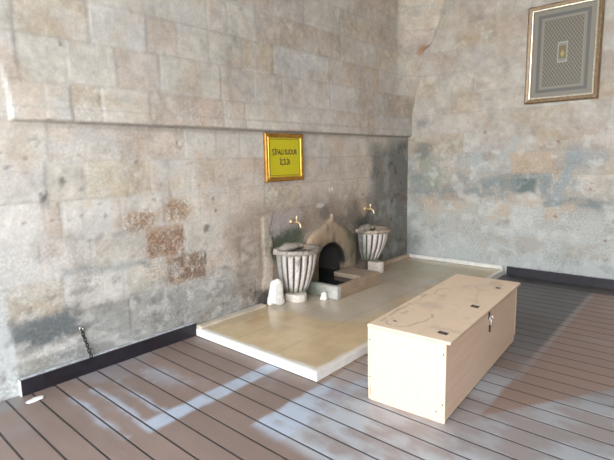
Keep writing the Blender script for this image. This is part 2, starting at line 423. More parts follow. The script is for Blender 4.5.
col = mix(col, (.45, .49, .485), .5*(1-sst(.3, .6, V+.14*n4)))
col = mix(col, (.37, .355, .31), .55*rect(U, V, -1.6, -.02, .25, .95, .1, 250, .2, 3)*sst(.05, .35, fbm(U*5, V*5, 251, 4)))
col = mix(col, (.30, .31, .28), .55*rect(U, V, -2.6, -1.4, .2, .45, .06, 252, .15, 3)*sst(-.05, .3, fbm(U*4, V*4, 253, 4)))
col = mix(col, (.20, .235, .235), .85*rect(U, V, -1.95, -.02, 1.02, 1.30, .05, 254, .10, 5)*sst(-.35, .15, fbm(U*7, V*8, 255, 5)))
col = mix(col, (.25, .275, .215), .70*rect(U, V, -.66, -.02, 1.18, 1.55, .07, 256, .14, 5)*sst(-.4, .1, fbm(U*7, V*7, 273, 4)))
col = mix(col, (.10, .135, .135), .75*rect(U, V, -1.76, -1.56, 1.09, 1.25, .03, 257, .04, 8))
col = mix(col, (.17, .21, .20), .6*rect(U, V, -1.56, -1.34, 1.10, 1.25, .03, 258, .05, 8))
col = mix(col, (.17, .21, .22), .85*rect(U, V, -2.75, -1.85, .925, 1.01, .03, 259, .05, 6))
col = mix(col, (.26, .30, .315), .80*rect(U, V, -2.25, -1.85, .97, 1.50, .06, 260, .14, 5)*sst(-.3, .2, fbm(U*9+V*3, V*6, 261, 3)))
col = mix(col, (.26, .295, .31), .80*blob(U, V, -2.25, 1.50, .26, .15, 262, .4, 6))
col = mix(col, (.43, .345, .26), .65*rect(U, V, -2.7, -.2, .77, .98, .06, 263, .1, 4)*sst(-.1, .3, fbm(U*5, V*5, 264, 3)))
col = mix(col, (.15, .16, .15), .70*blob(U, V, -.22, 1.64, .14, .13, 265, .5, 7))
col = mix(col, (.18, .195, .185), .65*blob(U, V, -.24, 2.02, .13, .09, 266, .5, 7))
col = mix(col, (.34, .37, .375), .75*rect(U, V, -1.5, -.7, 1.32, 1.75, .08, 267, .15, 4)*sst(-.2, .3, fbm(U*6, V*6, 268, 3)))
col = mix(col, (.25, .265, .25), .60*sst(-.30, -.03, U+.06*fbm(U*4, V*4, 269, 3))*(1-sst(1.3, 1.7, V))*sst(-.2, .3, fbm(U*5, V*5, 275, 3)))
col = mix(col, (.22, .225, .21), .55*blob(U, V, -.15, .30, .16, .16, 270, .4, 6))
col = mix(col, (.27, .25, .22), .8*blob(U, V, -1.42, .67, .11, .07, 271, .25, 8))
for (cu, cv, s) in ((-2.36, 1.14, 1), (-2.02, .80, 2), (-1.13, 1.85, 3), (-2.55, .55, 4), (-2.0, 1.70, 5), (-2.62, .78, 6)):
    col = mix(col, (.22, .12, .09), .8*blob(U, V, cu, cv, .022, .022, s, .4, 25))
col = mix(col, (.20, .19, .175), .8*rect(U, V, -.952, -.944, 2.38, 2.56, .004, 272, .012))
col = mix(col, (.70, .68, .64), .55*rect(U, V, -.016, .02, .2, 1.75, .006, 274, .01))
col = mix(col, (.44, .345, .25), .55*rect(U, V, -1.984, -1.475, 1.33, 1.58, .015, 282, .012))
col = mix(col, (.30, .265, .21), .5*rect(U, V, -2.6, -1.3, .30, .50, .04, 283, .06)*sst(-.2, .2, fbm(U*4, V*5, 284, 4)))
col = mix(col, (.25, .25, .235), .40*sst(.18, .5, fbm(U*9, V*9, 280, 5))*(1-sst(1.5, 1.9, V)))
col = mix(col, (.53, .54, .53), .5*sst(.12, .5, fbm(U*7, V*7, 281, 5))*(1-sst(1.6, 2.2, V)))
rel = off*.6+.003*fbm(U*6, V*6, 241, 4)+.0015*fbm(U*28, V*28, 242, 2)-.003*jm-.004*pit
P = np.stack([-rel, U, V], -1)
wr = sheet('wall_right', P, col, M['stone'], back=(0, .55), grain=.06+.24*(1-sst(1.3, 1.8, V))*sst(-.3, .2, fbm(U*4, V*4, 290, 3)))
tag(wr, 'limestone wall with blue-green damp stains and pale foot, below the framed picture', 'wall', kind='structure')

# ------------------------------------------------------------------ decking floor
G0, PW = -5.365+.1497*-19, .1497
xs = []
for k in range(60):
    a = G0+k*PW
    if a > .02: break
    xs += [a-.008, a-.0055, a+.0055, a+.008, a+.025, a+.05, a+.075, a+.10, a+.125]
xs = np.array([x for x in xs if x < .0]+[0.0])
ys = np.concatenate([np.arange(-6.4, -3.7, .08), np.arange(-3.7, .0001, .018)]); ys[-1] = 0.0
U, V = np.meshgrid(xs, ys, indexing='ij')
pk = np.floor((U-G0)/PW).astype(int)
gd = np.abs((U-G0)/PW-np.round((U-G0)/PW))*PW
groove = 1-sst(.0056, .0079, gd)
rng = np.random.RandomState(3); pv = rng.rand(200)
col = np.ones(U.shape+(3,))*np.array([.235, .170, .142])
col = col*(1+.16*(pv[pk % 200]-.5))[..., None]
col = col*(1+.10*fbm(U*3, V*3, 301, 3)+.06*fbm(U*40, V*7, 302, 3))[..., None]
# three pale bluish patches with sharp sides
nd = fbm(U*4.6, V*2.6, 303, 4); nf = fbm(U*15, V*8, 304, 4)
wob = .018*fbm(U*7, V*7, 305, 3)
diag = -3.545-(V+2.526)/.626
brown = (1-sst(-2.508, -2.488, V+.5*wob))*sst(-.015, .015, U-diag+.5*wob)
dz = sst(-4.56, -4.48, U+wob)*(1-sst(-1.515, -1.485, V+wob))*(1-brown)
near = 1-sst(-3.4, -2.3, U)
paleness = dz*np.clip(.60+1.15*nd+.60*nf, .08, .94)*(.45+.55*near)*(.72+.5*pv[(pk*7+3) % 200])
paleness = np.maximum(paleness, dz*.8*(1-sst(.05, .15, -1.5-V+.06*nd))*(1-sst(-3.7, -3.3, U)))
paleness = np.maximum(paleness, dz*.6*(1-sst(.03, .09, U+4.52))*sst(-.2, .3, nd+.1))
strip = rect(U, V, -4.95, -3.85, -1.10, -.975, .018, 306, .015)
paleness = np.maximum(paleness, strip*np.clip(.85+.3*nf, .5, .97))
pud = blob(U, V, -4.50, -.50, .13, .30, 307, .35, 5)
paleness = np.maximum(paleness, pud*np.clip(.45+.4*nd, .2, .8))
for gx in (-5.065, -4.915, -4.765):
    paleness = np.maximum(paleness, .7*rect(U, V, gx-.022, gx+.022, -1.05, -.30, .02, 308, .03)*sst(-.4, .3, nd))
paleness = np.maximum(paleness, .22*sst(.1, .5, fbm(U*1.7, V*1.7, 309, 4)))
paleness = np.maximum(paleness, dz*.30*(U < -2.8))
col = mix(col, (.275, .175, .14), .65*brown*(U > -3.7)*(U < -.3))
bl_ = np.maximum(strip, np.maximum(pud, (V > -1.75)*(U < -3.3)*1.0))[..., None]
col = col*(1-np.clip(paleness, 0, .92)[..., None])+(np.array([.41, .435, .47])*(1-bl_)+np.array([.43, .49, .58])*bl_)*np.clip(paleness, 0, .92)[..., None]
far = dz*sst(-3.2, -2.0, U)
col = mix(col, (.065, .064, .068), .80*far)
edge2 = rect(U, V, -3.0, -.4, -2.54, -2.49, .012, 310, .01)*.3
col = mix(col, (.36, .37, .39), edge2)
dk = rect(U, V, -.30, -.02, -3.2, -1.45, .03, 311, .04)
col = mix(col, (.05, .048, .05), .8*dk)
wet = rect(U, V, -3.84, -2.4, -1.66, -1.45, .03, 312, .04)*sst(-3.95, -3.7, U)
col = mix(col, (.30, .205, .125), .6*wet)
col = mix(col, (.22, .225, .22), .6*(1-sst(-5.33, -5.27, U+wob))*(1-sst(.10, .24, -V+.03*nd)))
col = mix(col, (.03, .025, .024), .92*groove)
z = -.002*groove+.0006*fbm(U*20, V*4, 313, 2)
P = np.stack([U, V, z], -1)
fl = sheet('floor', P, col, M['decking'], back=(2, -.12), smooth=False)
tag(fl, 'brown composite decking boards with dark grooves and pale patches', 'floor', kind='structure')

# ------------------------------------------------------------------ rest of the hall (outside the frame, shapes the daylight)
def slab_obj(name, dims, material, label, cat):
    bm = bmesh.new(); add_box(bm, *dims)
    o = from_bm(name, bm, material)
    tag(o, label, cat, kind='structure'); return o
slab_obj('ceiling', (-8.2, .55, -6.95, .55, 5.4, 5.7), M['plain_wall'], 'unseen dark stone ceiling of the hall above the block walls', 'ceiling')
slab_obj('unseen_wall_near', (-8.2, .55, -6.95, -6.4, -.12, 5.4), M['plain_wall'], 'unseen dark stone wall facing the fountain wall', 'wall')
slab_obj('trim_1', (-8.5, -8.2, -6.95, .55, 5.2, 5.7), M['plain_wall'], 'unseen dark stone lintel over the open side of the hall', 'lintel')
slab_obj('ground', (-30, -8.22, -20, 14, -.3, -.12), M['paving'], 'pale courtyard paving outside the open side', 'ground')

# ------------------------------------------------------------------ skirting boards
def skirting(name, x0, x1, y0, y1, z1, label, horiz):
    bm = bmesh.new(); add_box(bm, x0, x1, y0, y1, 0.0, z1, .003)
    o = from_bm(name, bm, M['black_board']); tag(o, label, 'skirting board', kind='structure')
    bm = bmesh.new()
    if horiz: add_box(bm, x0+.002, x1-.002, y0+.012, y1, z1, z1+.009, .001)
    else: add_box(bm, x0+.012, x1, y0+.002, y1-.002, z1, z1+.003, .001)
    t = from_bm('edge_light_strip', bm, M['grey_edge'], o); t['label'] = 'grey strip painted as light on the top edge'  # added strip stands for the light the top edge catches
    return o
bl = skirting('baseboard_left', -5.275, -3.862, -.042, -.004, .112, 'black skirting board along the fountain wall, left of the platform', True)
bm = bmesh.new(); add_box(bm, -5.281, -5.275, -.043, -.004, 0, .112, .001)
e = from_bm('end_cap', bm, M['white_paint'], bl); e['label'] = 'white end cap'
skirting('baseboard_right', -.042, -.004, -6.3, -1.485, .118, 'black skirting board along the stained right wall', False)

# ------------------------------------------------------------------ raised platform
plat = empty('platform', (-1.93, -.724, 0))
tag(plat, 'low raised stone platform with white edges carrying the fountain', 'platform')
ox, oy = -1.93, -.724
HS = .067
us = np.concatenate([[-3.857, -3.8545, -3.850], np.arange(-3.83, -.018, .022), [-.018]])
vs = np.concatenate([[-1.4505, -1.448, -1.443], np.arange(-1.425, -.018, .022), [-.018]])
U, V = np.meshgrid(us, vs, indexing='ij')
n1 = fbm(U*2.2, V*2.2, 401, 4); n2 = fbm(U*8, V*8, 402, 3)
col = np.ones(U.shape+(3,))*np.array([.56, .42, .25])
col = col*(1+.16*n1[..., None]+.07*n2[..., None])
col = mix(col, (.46, .42, .37), .65*rect(U, V, -3.1, -.02, -1.02, -.05, .12, 403, .25, 2))
col = mix(col, (.48, .30, .14), .55*sst(.15, .5, fbm(U*3+4, V*3, 404, 4)))
col = mix(col, (.40, .34, .20), .5*rect(U, V, -1.0, 0, -1.44, -.2, .1, 405, .2, 3))
col = mix(col, (.40, .33, .24), .5*rect(U, V, -3.80, -2.9, -.20, -.10, .03, 406, .05, 4))
for q in (-3.05, -2.25, -1.45, -.7):
    col = mix(col, (.33, .27, .19), .35*rect(U, V, q-.006, q+.006, -1.4, -.1, .006))
for q in (-.98, -.52):
    col = mix(col, (.33, .27, .19), .35*rect(U, V, -3.8, -.1, q-.006, q+.006, .006))
ed = np.maximum(1-sst(.035, .06, U+3.857+.015*n2), (1-sst(.03, .05, V+1.4505+.015*n2))*.75)
col = mix(col, (.70, .69, .66), .85*ed)
z = HS-.006*np.maximum(1-sst(0, .006, U+3.857), 1-sst(0, .006, V+1.4505))
P = np.stack([U-ox, V-oy, z], -1)
top = sheet('top_slab', P, col, M['platform'], back=(2, 0.0), parent=plat)
# white-washed risers
bm = bmesh.new(); add_box(bm, -3.862-ox, -3.8575-ox, -1.4555-oy, -.018-oy, 0, HS-.004, .0015)
add_box(bm, -3.8575-ox, -.018-ox, -1.4555-oy, -1.451-oy, 0, HS-.004, .0015)
o = from_bm('riser', bm, M['white_paint'], plat); o['label'] = 'white painted front and side edge'
bm = bmesh.new(); add_box(bm, -3.85-ox, -3.04-ox, -.10-oy, -.018-oy, HS-.002, HS+.026, .010, 3)
o = from_bm('curb', bm, M['kerb'], plat); o['label'] = 'beige kerb along the wall, left of the basins'
bm = bmesh.new(); add_box(bm, -1.02-ox, -.06-ox, -.085-oy, -.018-oy, HS-.002, HS+.05, .012, 3)
o = from_bm('curb', bm, M['rough_stone'], plat); o['label'] = 'brown kerb along the wall, right of the basins'
bm = bmesh.new(); add_box(bm, -.058-ox, -.018-ox, -1.44-oy, -.018-oy, HS-.002, HS+.05, .01, 3)
o = from_bm('curb', bm, M['white_paint'], plat); o['label'] = 'white kerb along the right wall'

# ------------------------------------------------------------------ fountain hood
def resample(pts, n):
    pts = [Vector(p) for p in pts]; L = [0]
    for a, b in zip(pts, pts[1:]): L.append(L[-1]+(b-a).length)
    out = []
    for i in range(n):
        t = L[-1]*i/(n-1); k = max(j for j in range(len(L)) if L[j] <= t+1e-9); k = min(k, len(pts)-2)
        s = (t-L[k])/max(1e-9, L[k+1]-L[k]); out.append(pts[k].lerp(pts[k+1], s))
    return out
hood = empty('fountain_hood', (-1.89, 0, HS+.001))
tag(hood, 'carved stone hood with pointed arch over the dark trough', 'stone hood')
outer = [(-2.375, .0), (-2.375, .25), (-2.365, .45), (-2.335, .56), (-2.285, .645), (-2.22, .70), (-2.14, .742), (-2.034, .778), (-1.955, .808), (-1.905, .838), (-1.888, .862),
         (-1.868, .836), (-1.815, .80), (-1.74, .765), (-1.66, .725), (-1.56, .672), (-1.478, .61), (-1.43, .545), (-1.405, .47), (-1.403, .25), (-1.403, .0)]
inner = [(-2.150, .0), (-2.150, .25), (-2.148, .40), (-2.115, .47), (-2.06, .525), (-1.98, .553), (-1.90, .560), (-1.82, .540), (-1.74, .490), (-1.685, .42), (-1.655, .33), (-1.650, .22), (-1.650, .0)]
N = 61
oo = resample([(a, 0, b) for a, b in outer], N); ii = resample([(a, 0, b) for a, b in inner], N)
bm = bmesh.new()
hx = -1.89
rings = []
for src, y in ((oo, -.006), (oo, -.052), (oo, -.066), (None, -.072), (ii, -.064), (ii, -.05), (ii, .02)):
    row = []
    for k in range(N):
        if src is None:
            p = oo[k].lerp(ii[k], .45)
        else:
            p = src[k].copy()
            if src is oo and y == -.066: p = oo[k].lerp(ii[k], .05)
            if src is ii and y == -.064: p = ii[k].lerp(oo[k], .05)
        zz = max(HS, p.z+(HS if p.z < .05 else 0))
        row.append(bm.verts.new((p.x-hx, y, zz-HS)))
    rings.append(row)
for a, b in zip(rings, rings[1:]):
    for k in range(N-1):
        bm.faces.new((a[k], a[k+1], b[k+1], b[k]))
bmesh.ops.subdivide_edges(bm, edges=bm.edges[:], cuts=1, use_grid_fill=True)
o = from_bm('arch_panel', bm, M['carved'], hood, True)
def hoodcol(c):
    x, zz = c[:, 0]+hx, c[:, 2]+HS
    n = fbm(x*9, zz*9, 501, 4)
    k = np.ones((len(c), 3))*np.array([.335, .255, .18])*(1+.3*n[:, None])
    k = mix(k, (.10, .12, .075), .85*sst(-1.76, -1.58, x+.10*n)*sst(-.45, .15, fbm(x*12, zz*5, 502, 3)))
    k = mix(k, (.12, .12, .10), .7*(1-sst(.30, .50, zz+.1*n)))
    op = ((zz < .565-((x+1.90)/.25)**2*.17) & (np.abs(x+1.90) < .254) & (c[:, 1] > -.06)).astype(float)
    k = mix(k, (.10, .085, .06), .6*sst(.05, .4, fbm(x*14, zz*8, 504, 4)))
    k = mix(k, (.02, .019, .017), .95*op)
    k = mix(k, (.47, .33, .22), .4*sst(.1, .5, fbm(x*5, zz*5, 503, 3)))
    return k
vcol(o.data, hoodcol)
bm = bmesh.new()
mp = [p.lerp(q, .045) for p, q in zip(oo, ii)]
add_tube(bm, [(p.x-hx, -.066, max(p.z, .08)-HS) for p in mp], .017, 8)
o = from_bm('arch_moulding', bm, M['carved'], hood, True)
vcol(o.data, lambda c: hoodcol(c)*1.35)
bm = bmesh.new()
add_tube(bm, [(.002, -.05, .86-HS-.03), (.002, -.055, .885-HS), (.002, -.05, .900-HS), (.002, -.045, .908-HS)], [.030, .022, .018, .006], 10)
o = from_bm('finial', bm, M['carved'], hood, True)
vcol(o.data, lambda c: np.ones((len(c), 3))*np.array([.36, .28, .20]))

# ------------------------------------------------------------------ trough
tr = empty('water_trough', (-2.0, -.27, HS+.001))
tag(tr, 'low stone trough of dark water in front of the arched hood', 'trough')
tx, ty = -2.0, -.27
ZT = .212
def trough_part(name, dims, colr, label, seed):
    bm = bmesh.new(); x0, x1, y0, y1, z0, z1 = dims
    add_box(bm, x0-tx, x1-tx, y0-ty, y1-ty, z0-HS, z1-HS, .010, 2)
    bmesh.ops.subdivide_edges(bm, edges=[e for e in bm.edges if e.calc_length() > .03], cuts=5, use_grid_fill=True)
    for v in bm.verts:
        v.co += Vector((random.uniform(-1, 1), random.uniform(-1, 1), random.uniform(-1, .4)))*.0018
        v.co.z = max(v.co.z, 0)
    o = from_bm(name, bm, M['carved'], tr, False)
    def f(c):
        n = fbm(c[:, 0]*11+seed, (c[:, 1]+c[:, 2])*11, 510+seed, 4)
        k = np.ones((len(c), 3))*np.array(colr)*(1+.25*n[:, None])
        k = mix(k, (.20, .13, .08), .5*sst(.1, .5, fbm(c[:, 0]*6, (c[:, 1]+c[:, 2])*6, 520+seed, 3)))
        if label and 'green' in label:
            k = mix(k, (.075, .095, .06), .8*(1-sst(-.12, .06, c[:, 1]-.02+.15*n)*0)*sst(-.16, -.02, c[:, 1]+.1*n))
        return k
    vcol(o.data, f)
    if label: o['label'] = label
    return o
trough_part('front_wall', (-2.37, -1.585, -.542, -.485, HS, ZT), (.36, .265, .19), 'brown stone front wall', 1)
trough_part('side_wall', (-2.43, -2.37, -.542, -.078, HS, ZT), (.46, .45, .42), 'whitish side wall with green growth', 2)
trough_part('side_wall', (-1.90, -1.585, -.485, -.078, HS, ZT), (.34, .26, .195), 'broad brown end block', 3)
bm = bmesh.new()
add_box(bm, -2.37-tx, -1.90-tx, -.485-ty, -.076-ty, 0, .158-HS)
add_box(bm, -2.142-tx, -1.658-tx, -.076-ty, .33-ty, 0, .158-HS)
o = from_bm('water', bm, M['water'], tr); o['label'] = 'dark still water reaching under the arch'

# ------------------------------------------------------------------ fluted basins
def upath(a, d0, n_str=5, n_arc=72):
    """U-shaped plan: straight from the wall, half round in front. returns (x, y, nx, ny, s)"""
    L = 2*d0+math.pi*a; out = []
    for i in range(n_str):
        out.append((-a, -d0*i/n_str, -1, 0, d0*i/n_str/L))
    for i in range(n_arc+1):
        t = math.pi+math.pi*i/n_arc
        out.append((a*math.cos(t), -d0+a*math.sin(t), math.cos(t), math.sin(t), (d0+a*math.pi*i/n_arc)/L))
    for i in range(n_str-1, -1, -1):
        out.append((a, -d0*i/n_str, 1, 0, (L-d0*i/n_str)/L))
    return out

def basin(cx, zrt, zrb, zbb, zped, scale, bottom, label, rimtone, dirt, seed):
    root = empty('wall_basin', (cx, 0, HS)); tag(root, label, 'stone basin', 'fluted basins on the fountain wall')
    A = .25*scale; D0 = .11
    # rim: ring with a sunken top
    bm = bmesh.new(); rows = []
    for (k, z) in ((.88, zrb), (.97, zrb+.004), (1.0, zrb+.014), (1.0, zrt-.014), (.965, zrt), (.80, zrt-.002), (.74, zrt-.02), (.70, zrt-.055), (.40, zrt-.075), (.05, zrt-.08)):
        row = []
        for (x, y, nx, ny, s) in upath(A*k, D0*min(1, k+.1)):
            j = .005*math.sin(37*s*3+z*90+seed)+.004*math.sin(83*s*3+seed*2+z*50)+random.uniform(-.003, .003)
            row.append(bm.verts.new((x+nx*j, min(-.004, y+ny*j), z-HS+random.uniform(-.003, .003))))
        rows.append(row)
    for a, b in zip(rows, rows[1:]):
        for q in range(len(a)-1): bm.faces.new((a[q], a[q+1], b[q+1], b[q]))
    o = from_bm('rim', bm, M['carved'], root, True)
    def rc(c):
        n = fbm(c[:, 0]*22, (c[:, 1]+c[:, 2])*22, 600+seed, 4)
        k = np.ones((len(c), 3))*np.array(rimtone)*(1+.35*n[:, None])
        k = mix(k, (.07, .065, .055), .75*sst(.12, .4, fbm(c[:, 0]*30, c[:, 2]*60+c[:, 1]*20, 610+seed, 3)))
        inn = (c[:, 2] < zrt-HS-.012) & (np.hypot(c[:, 0], c[:, 1]+D0) < A*.8)
        k = mix(k, (.28, .195, .14), .75*inn.astype(float))
        return k
    vcol(o.data, rc)
    # mortar fillet between rim and wall
    bm = bmesh.new(); rowa = []
    for i in range(25):
        t = i/24; x = -A*.98+2*A*.98*t
        h = zrt-HS+.012+.035*math.sin(math.pi*min(1, t*1.05))**2+.006*math.sin(17*t+seed)
        w = .035+.03*math.sin(math.pi*t)+.008*math.sin(23*t+seed)
        rowa.append([bm.verts.new((x, -.003, zrt-HS-.03)), bm.verts.new((x, -.003, h)), bm.verts.new((x, -.4*w, h-.008)), bm.verts.new((x, -w, zrt-HS+.004)), bm.verts.new((x, -w, zrt-HS-.03))])
    for a, b in zip(rowa, rowa[1:]):
        for q in range(5): bm.faces.new((a[q], a[(q+1) % 5], b[(q+1) % 5], b[q]))
    bm.faces.new(rowa[0]); bm.faces.new(rowa[-1][::-1])
    o = from_bm('mortar_fillet', bm, M['carved'], root, True)
    vcol(o.data, lambda c: mix(np.ones((len(c), 3))*np.array([.46, .42, .36]), (.22, .17, .13), .6*sst(-.1, .3, fbm(c[:, 0]*20, c[:, 2]*30, 640+seed, 3))))
    # fluted bowl
    NF = 11; bm = bmesh.new(); rows = []; groove = []; zb = zbb; NZ = 26
    for i in range(NZ+1):
        t = i/NZ                       # 0 at the top
        z = zrb+.004-(zrb-zb)*t
        k = .885-(.885-bottom)*(t**1.9)
        row = []
        for (x, y, nx, ny, s) in upath(A*k, D0*(1-.25*t), 5, 130):
            w = abs(math.sin(math.pi*NF*s))
            g = w**.55
            top = min(1, t/.05); bot = min(1, (1-t)/.06)
            d = -.036*(1-g)*top*bot*(1-.35*t)
            if t > .9: d += .006
            row.append(bm.verts.new((x+nx*d, min(-.004, y+ny*d), z-HS)))
            groove.append((1-g)*top)
        rows.append(row)
    for a, b in zip(rows, rows[1:]):
        for q in range(len(a)-1): bm.faces.new((a[q], a[q+1], b[q+1], b[q]))
    bm.faces.new(rows[-1]); bm.faces.new(rows[0][::-1])
    o = from_bm('fluted_bowl', bm, M['carved'], root, True)
    gv = np.array(groove)
    def bc(c):
        n = fbm(c[:, 0]*14, c[:, 2]*14, 620+seed, 4)
        k = np.ones((len(c), 3))*np.array([.62, .565, .53])*(1+.15*n[:, None])
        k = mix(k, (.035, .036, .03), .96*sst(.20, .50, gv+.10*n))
        tz = (c[:, 2]+HS-zb)/(zrb-zb)
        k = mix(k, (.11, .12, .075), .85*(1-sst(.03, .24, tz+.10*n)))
        k = mix(k, (.10, .105, .09), dirt*sst(.0, .14, -c[:, 0]-.05+.06*n)*sst(-.05, .1, c[:, 1]+.14))
        k = mix(k, (.10, .11, .09), .55*sst(.1, .45, fbm(c[:, 0]*20, c[:, 2]*5, 630+seed, 3)))
        return k
    vcol(o.data, bc)
    # pedestal block
    bm = bmesh.new()
    rows = []
    a = .092*scale; px_ = -.085*(scale > .95)
    for z in (0, .006, zped-HS-.006, zped-HS+.004):
        kk = 1 if .003 < z < zped-HS else .96
        rows.append([bm.verts.new((x+px_, -.10+y, z)) for (x, y, nx, ny, s) in upath(a*kk, .10, 3, 10)])
    for p, q in zip(rows, rows[1:]):
        for w in range(len(p)-1): bm.faces.new((p[w], p[w+1], q[w+1], q[w]))
        bm.faces.new((p[-1], p[0], q[0], q[-1]))
    bm.faces.new(rows[0]); bm.faces.new(rows[-1][::-1])
    o = from_bm('pedestal', bm, M['carved'], root, False)
    o['label'] = 'whitish pedestal block'
    vcol(o.data, lambda c: mix(np.ones((len(c), 3))*np.array([.66, .60, .53])*(1+.1*fbm(c[:, 0]*20, c[:, 2]*20, 650, 3)[:, None]), (.22, .14, .07), .8*sst(.0, .06, c[:, 0]+.02)))
    return root
b1 = basin(-2.585, .615, .562, .135, .138, 1.0, .52, 'larger fluted stone basin left of the arch, below the left tap', (.36, .32, .28), .6, 1)
b2 = basin(-1.115, .640, .590, .215, .205, .93, .40, 'fluted stone basin right of the arch, nearest the room corner', (.40, .33, .265), .85, 3)

# ------------------------------------------------------------------ taps
def tap(x, z, label, yaw=0.0):
    root = empty('brass_tap', (x, -.012, z)); root.rotation_euler = (0, 0, yaw); tag(root, label, 'tap', 'wall taps over the basins')
    bm = bmesh.new(); add_tube(bm, [(0, .02, 0), (0, 0, 0), (0, -.012, 0), (0, -.018, 0)], [.027, .027, .022, .012], 16)
    from_bm('rosette', bm, M['brass'], root, True)
    bm = bmesh.new()
    add_tube(bm, [(0, -.01, 0), (0, -.055, 0), (0, -.062, 0), (0, -.09, 0), (0, -.097, 0)], [.010, .010, .015, .015, .010], 12)
    from_bm('body', bm, M['brass'], root, True)
    bm = bmesh.new()
    add_tube(bm, [(0, -.088, 0), (0, -.112, -.006), (0, -.128, -.022), (0, -.133, -.045), (0, -.133, -.058)], [.011, .011, .010, .010, .012], 12)
    from_bm('spout', bm, M['brass'], root, True)
    bm = bmesh.new()
    add_tube(bm, [(0, -.078, .010), (0, -.078, .034)], .007, 10)
    add_tube(bm, [(0, -.078, .034), (0, -.079, .044), (0, -.082, .064), (0, -.083, .070)], [.012, .012, .009, .004], 10)
    from_bm('handle', bm, M['brass'], root, True)
    return root
tap(-2.545, .885, 'brass tap on the wall above the larger left basin')
tap(-1.125, .893, 'brass tap on the wall above the right basin near the corner')

# ------------------------------------------------------------------ loose stones
def rock(name, loc, dims, label, seed, material='plaster', taper=.5):
    bm = bmesh.new(); bmesh.ops.create_icosphere(bm, subdivisions=4, radius=1.0)
    for v in bm.verts:
        p = v.co.copy(); q = p*2.1+Vector((seed*3.1, seed*1.7, 0))
        n = math.sin(q.x*1.7+q.y)+math.sin(q.y*2.3+q.z*1.1)+math.sin(q.z*1.9+q.x*.7)
        m = max(abs(p.x), abs(p.y), abs(p.z))
        p = p.lerp(p/m, .35)*(1+.075*n)
        sc = 1-taper*.5*(p.z+1)/2
        v.co = Vector((p.x*sc*dims[0]/2, p.y*sc*dims[1]/2, (p.z+1)*dims[2]/2))
        v.co.z = max(0, v.co.z-.01)
    o = from_bm(name, bm, M[material], None, True); o.location = loc
    tag(o, label, 'stone'); return o
rock('standing_stone', (-2.925, -.125, HS+.0015), (.205, .15, .265), 'whitish rounded stone standing against the wall, left of the larger basin', 2, 'plaster', .7)
rock('small_stone', (-2.478, -.40, HS+.0015), (.085, .07, .085), 'small white stone lying against the trough beside the larger basin', 5, 'white_paint', .3)
o = rock('plaster_chip', (-5.235, -.155, 0), (.11, .055, .022), 'small crumb of white plaster on the decking at the left end of the skirting board', 8, 'plaster', .2)
o['category'] = 'plaster crumb'

# ------------------------------------------------------------------ wall eye with chain
root = empty('ring_bolt', (-4.844, -.008, .351)); tag(root, 'small metal ring bolt on the lower left wall with a short dark chain', 'ring bolt')
bm = bmesh.new(); add_torus(bm, (0, -.014, 0), .013, .005); add_tube(bm, [(0, .012, 0), (0, -.006, 0)], .009, 8)
from_bm('ring', bm, M['steel'], root, True)
bm = bmesh.new()
for k in range(10):
    t = k/9; c = (.002+.040*t, -.016-.020*t, -.022-.20*t)
    add_torus(bm, c, .0095, .0042, 'y' if k % 2 else 'x', 10, 6, 1.5)
o = from_bm('chain', bm, M['dark_metal'], root, True); o['label'] = 'dark chain hanging down'

# ------------------------------------------------------------------ yellow sign
def frame_bars(bm, w, h, fwid, d0, d1, bev, inset=0.0):
    """four mitred bars in the local xz plane, thickness along -y from d0 to d1"""
    W, H = w/2-inset, h/2-inset
    o_ = [(-W, -H), (W, -H), (W, H), (-W, H)]; i_ = [(-W+fwid, -H+fwid), (W-fwid, -H+fwid), (W-fwid, H-fwid), (-W+fwid, H-fwid)]
    m_ = [((a[0]+b[0])/2, (a[1]+b[1])/2) for a, b in zip(o_, i_)]
    rows = []
    for pts, y in ((o_, d0), (o_, d1+bev), ([(a[0]*.75+b[0]*.25, a[1]*.75+b[1]*.25) for a, b in zip(o_, i_)], d1), ([(a[0]*.3+b[0]*.7, a[1]*.3+b[1]*.7) for a, b in zip(o_, i_)], d1+bev*.35), (i_, d1+bev*1.6), (i_, d0)):
        rows.append([bm.verts.new((p[0], -y if False else y, p[1])) for p in pts])
    for a, b in zip(rows, rows[1:]+rows[:1]):
        for k in range(4): bm.faces.new((a[k], a[(k+1) % 4], b[(k+1) % 4], b[k]))

def text_mesh(name, body, width, height, loc, parent, material, depth=.0006, bold=.0):
    cu = bpy.data.curves.new(name, 'FONT'); cu.body = body; cu.align_x = 'CENTER'; cu.size = 1.0; cu.offset = bold; cu.resolution_u = 4
    to = bpy.data.objects.new(name, cu); COL.objects.link(to)
    dg = bpy.context.evaluated_depsgraph_get()
    me = bpy.data.meshes.new_from_object(to.evaluated_get(dg))
    bpy.data.objects.remove(to)
    n = len(me.vertices); c = np.empty(n*3, np.float32); me.vertices.foreach_get('co', c); c = c.reshape(-1, 3)
    lo, hi = c.min(0), c.max(0)
    # vertical scale from the cap height of the face, so accents rise above it
    sx = width/(hi[0]-lo[0]); sy = height/.73
    out = np.stack([(c[:, 0]-(lo[0]+hi[0])/2)*sx, np.zeros(n), c[:, 1]*sy], 1).astype(np.float32)
    me.vertices.foreach_set('co', out.ravel()); me.update()
    bm = bmesh.new(); bm.from_mesh(me)
    r = bmesh.ops.extrude_face_region(bm, geom=bm.faces[:])
    for v in [g for g in r['geom'] if isinstance(g, bmesh.types.BMVert)]: v.co.y -= depth
    bmesh.ops.recalc_face_normals(bm, faces=bm.faces)
    bm.to_mesh(me); bm.free(); me.name = name
    me.materials.clear()
    o = link_mesh(name, me, material, parent); o.location = loc
    return o

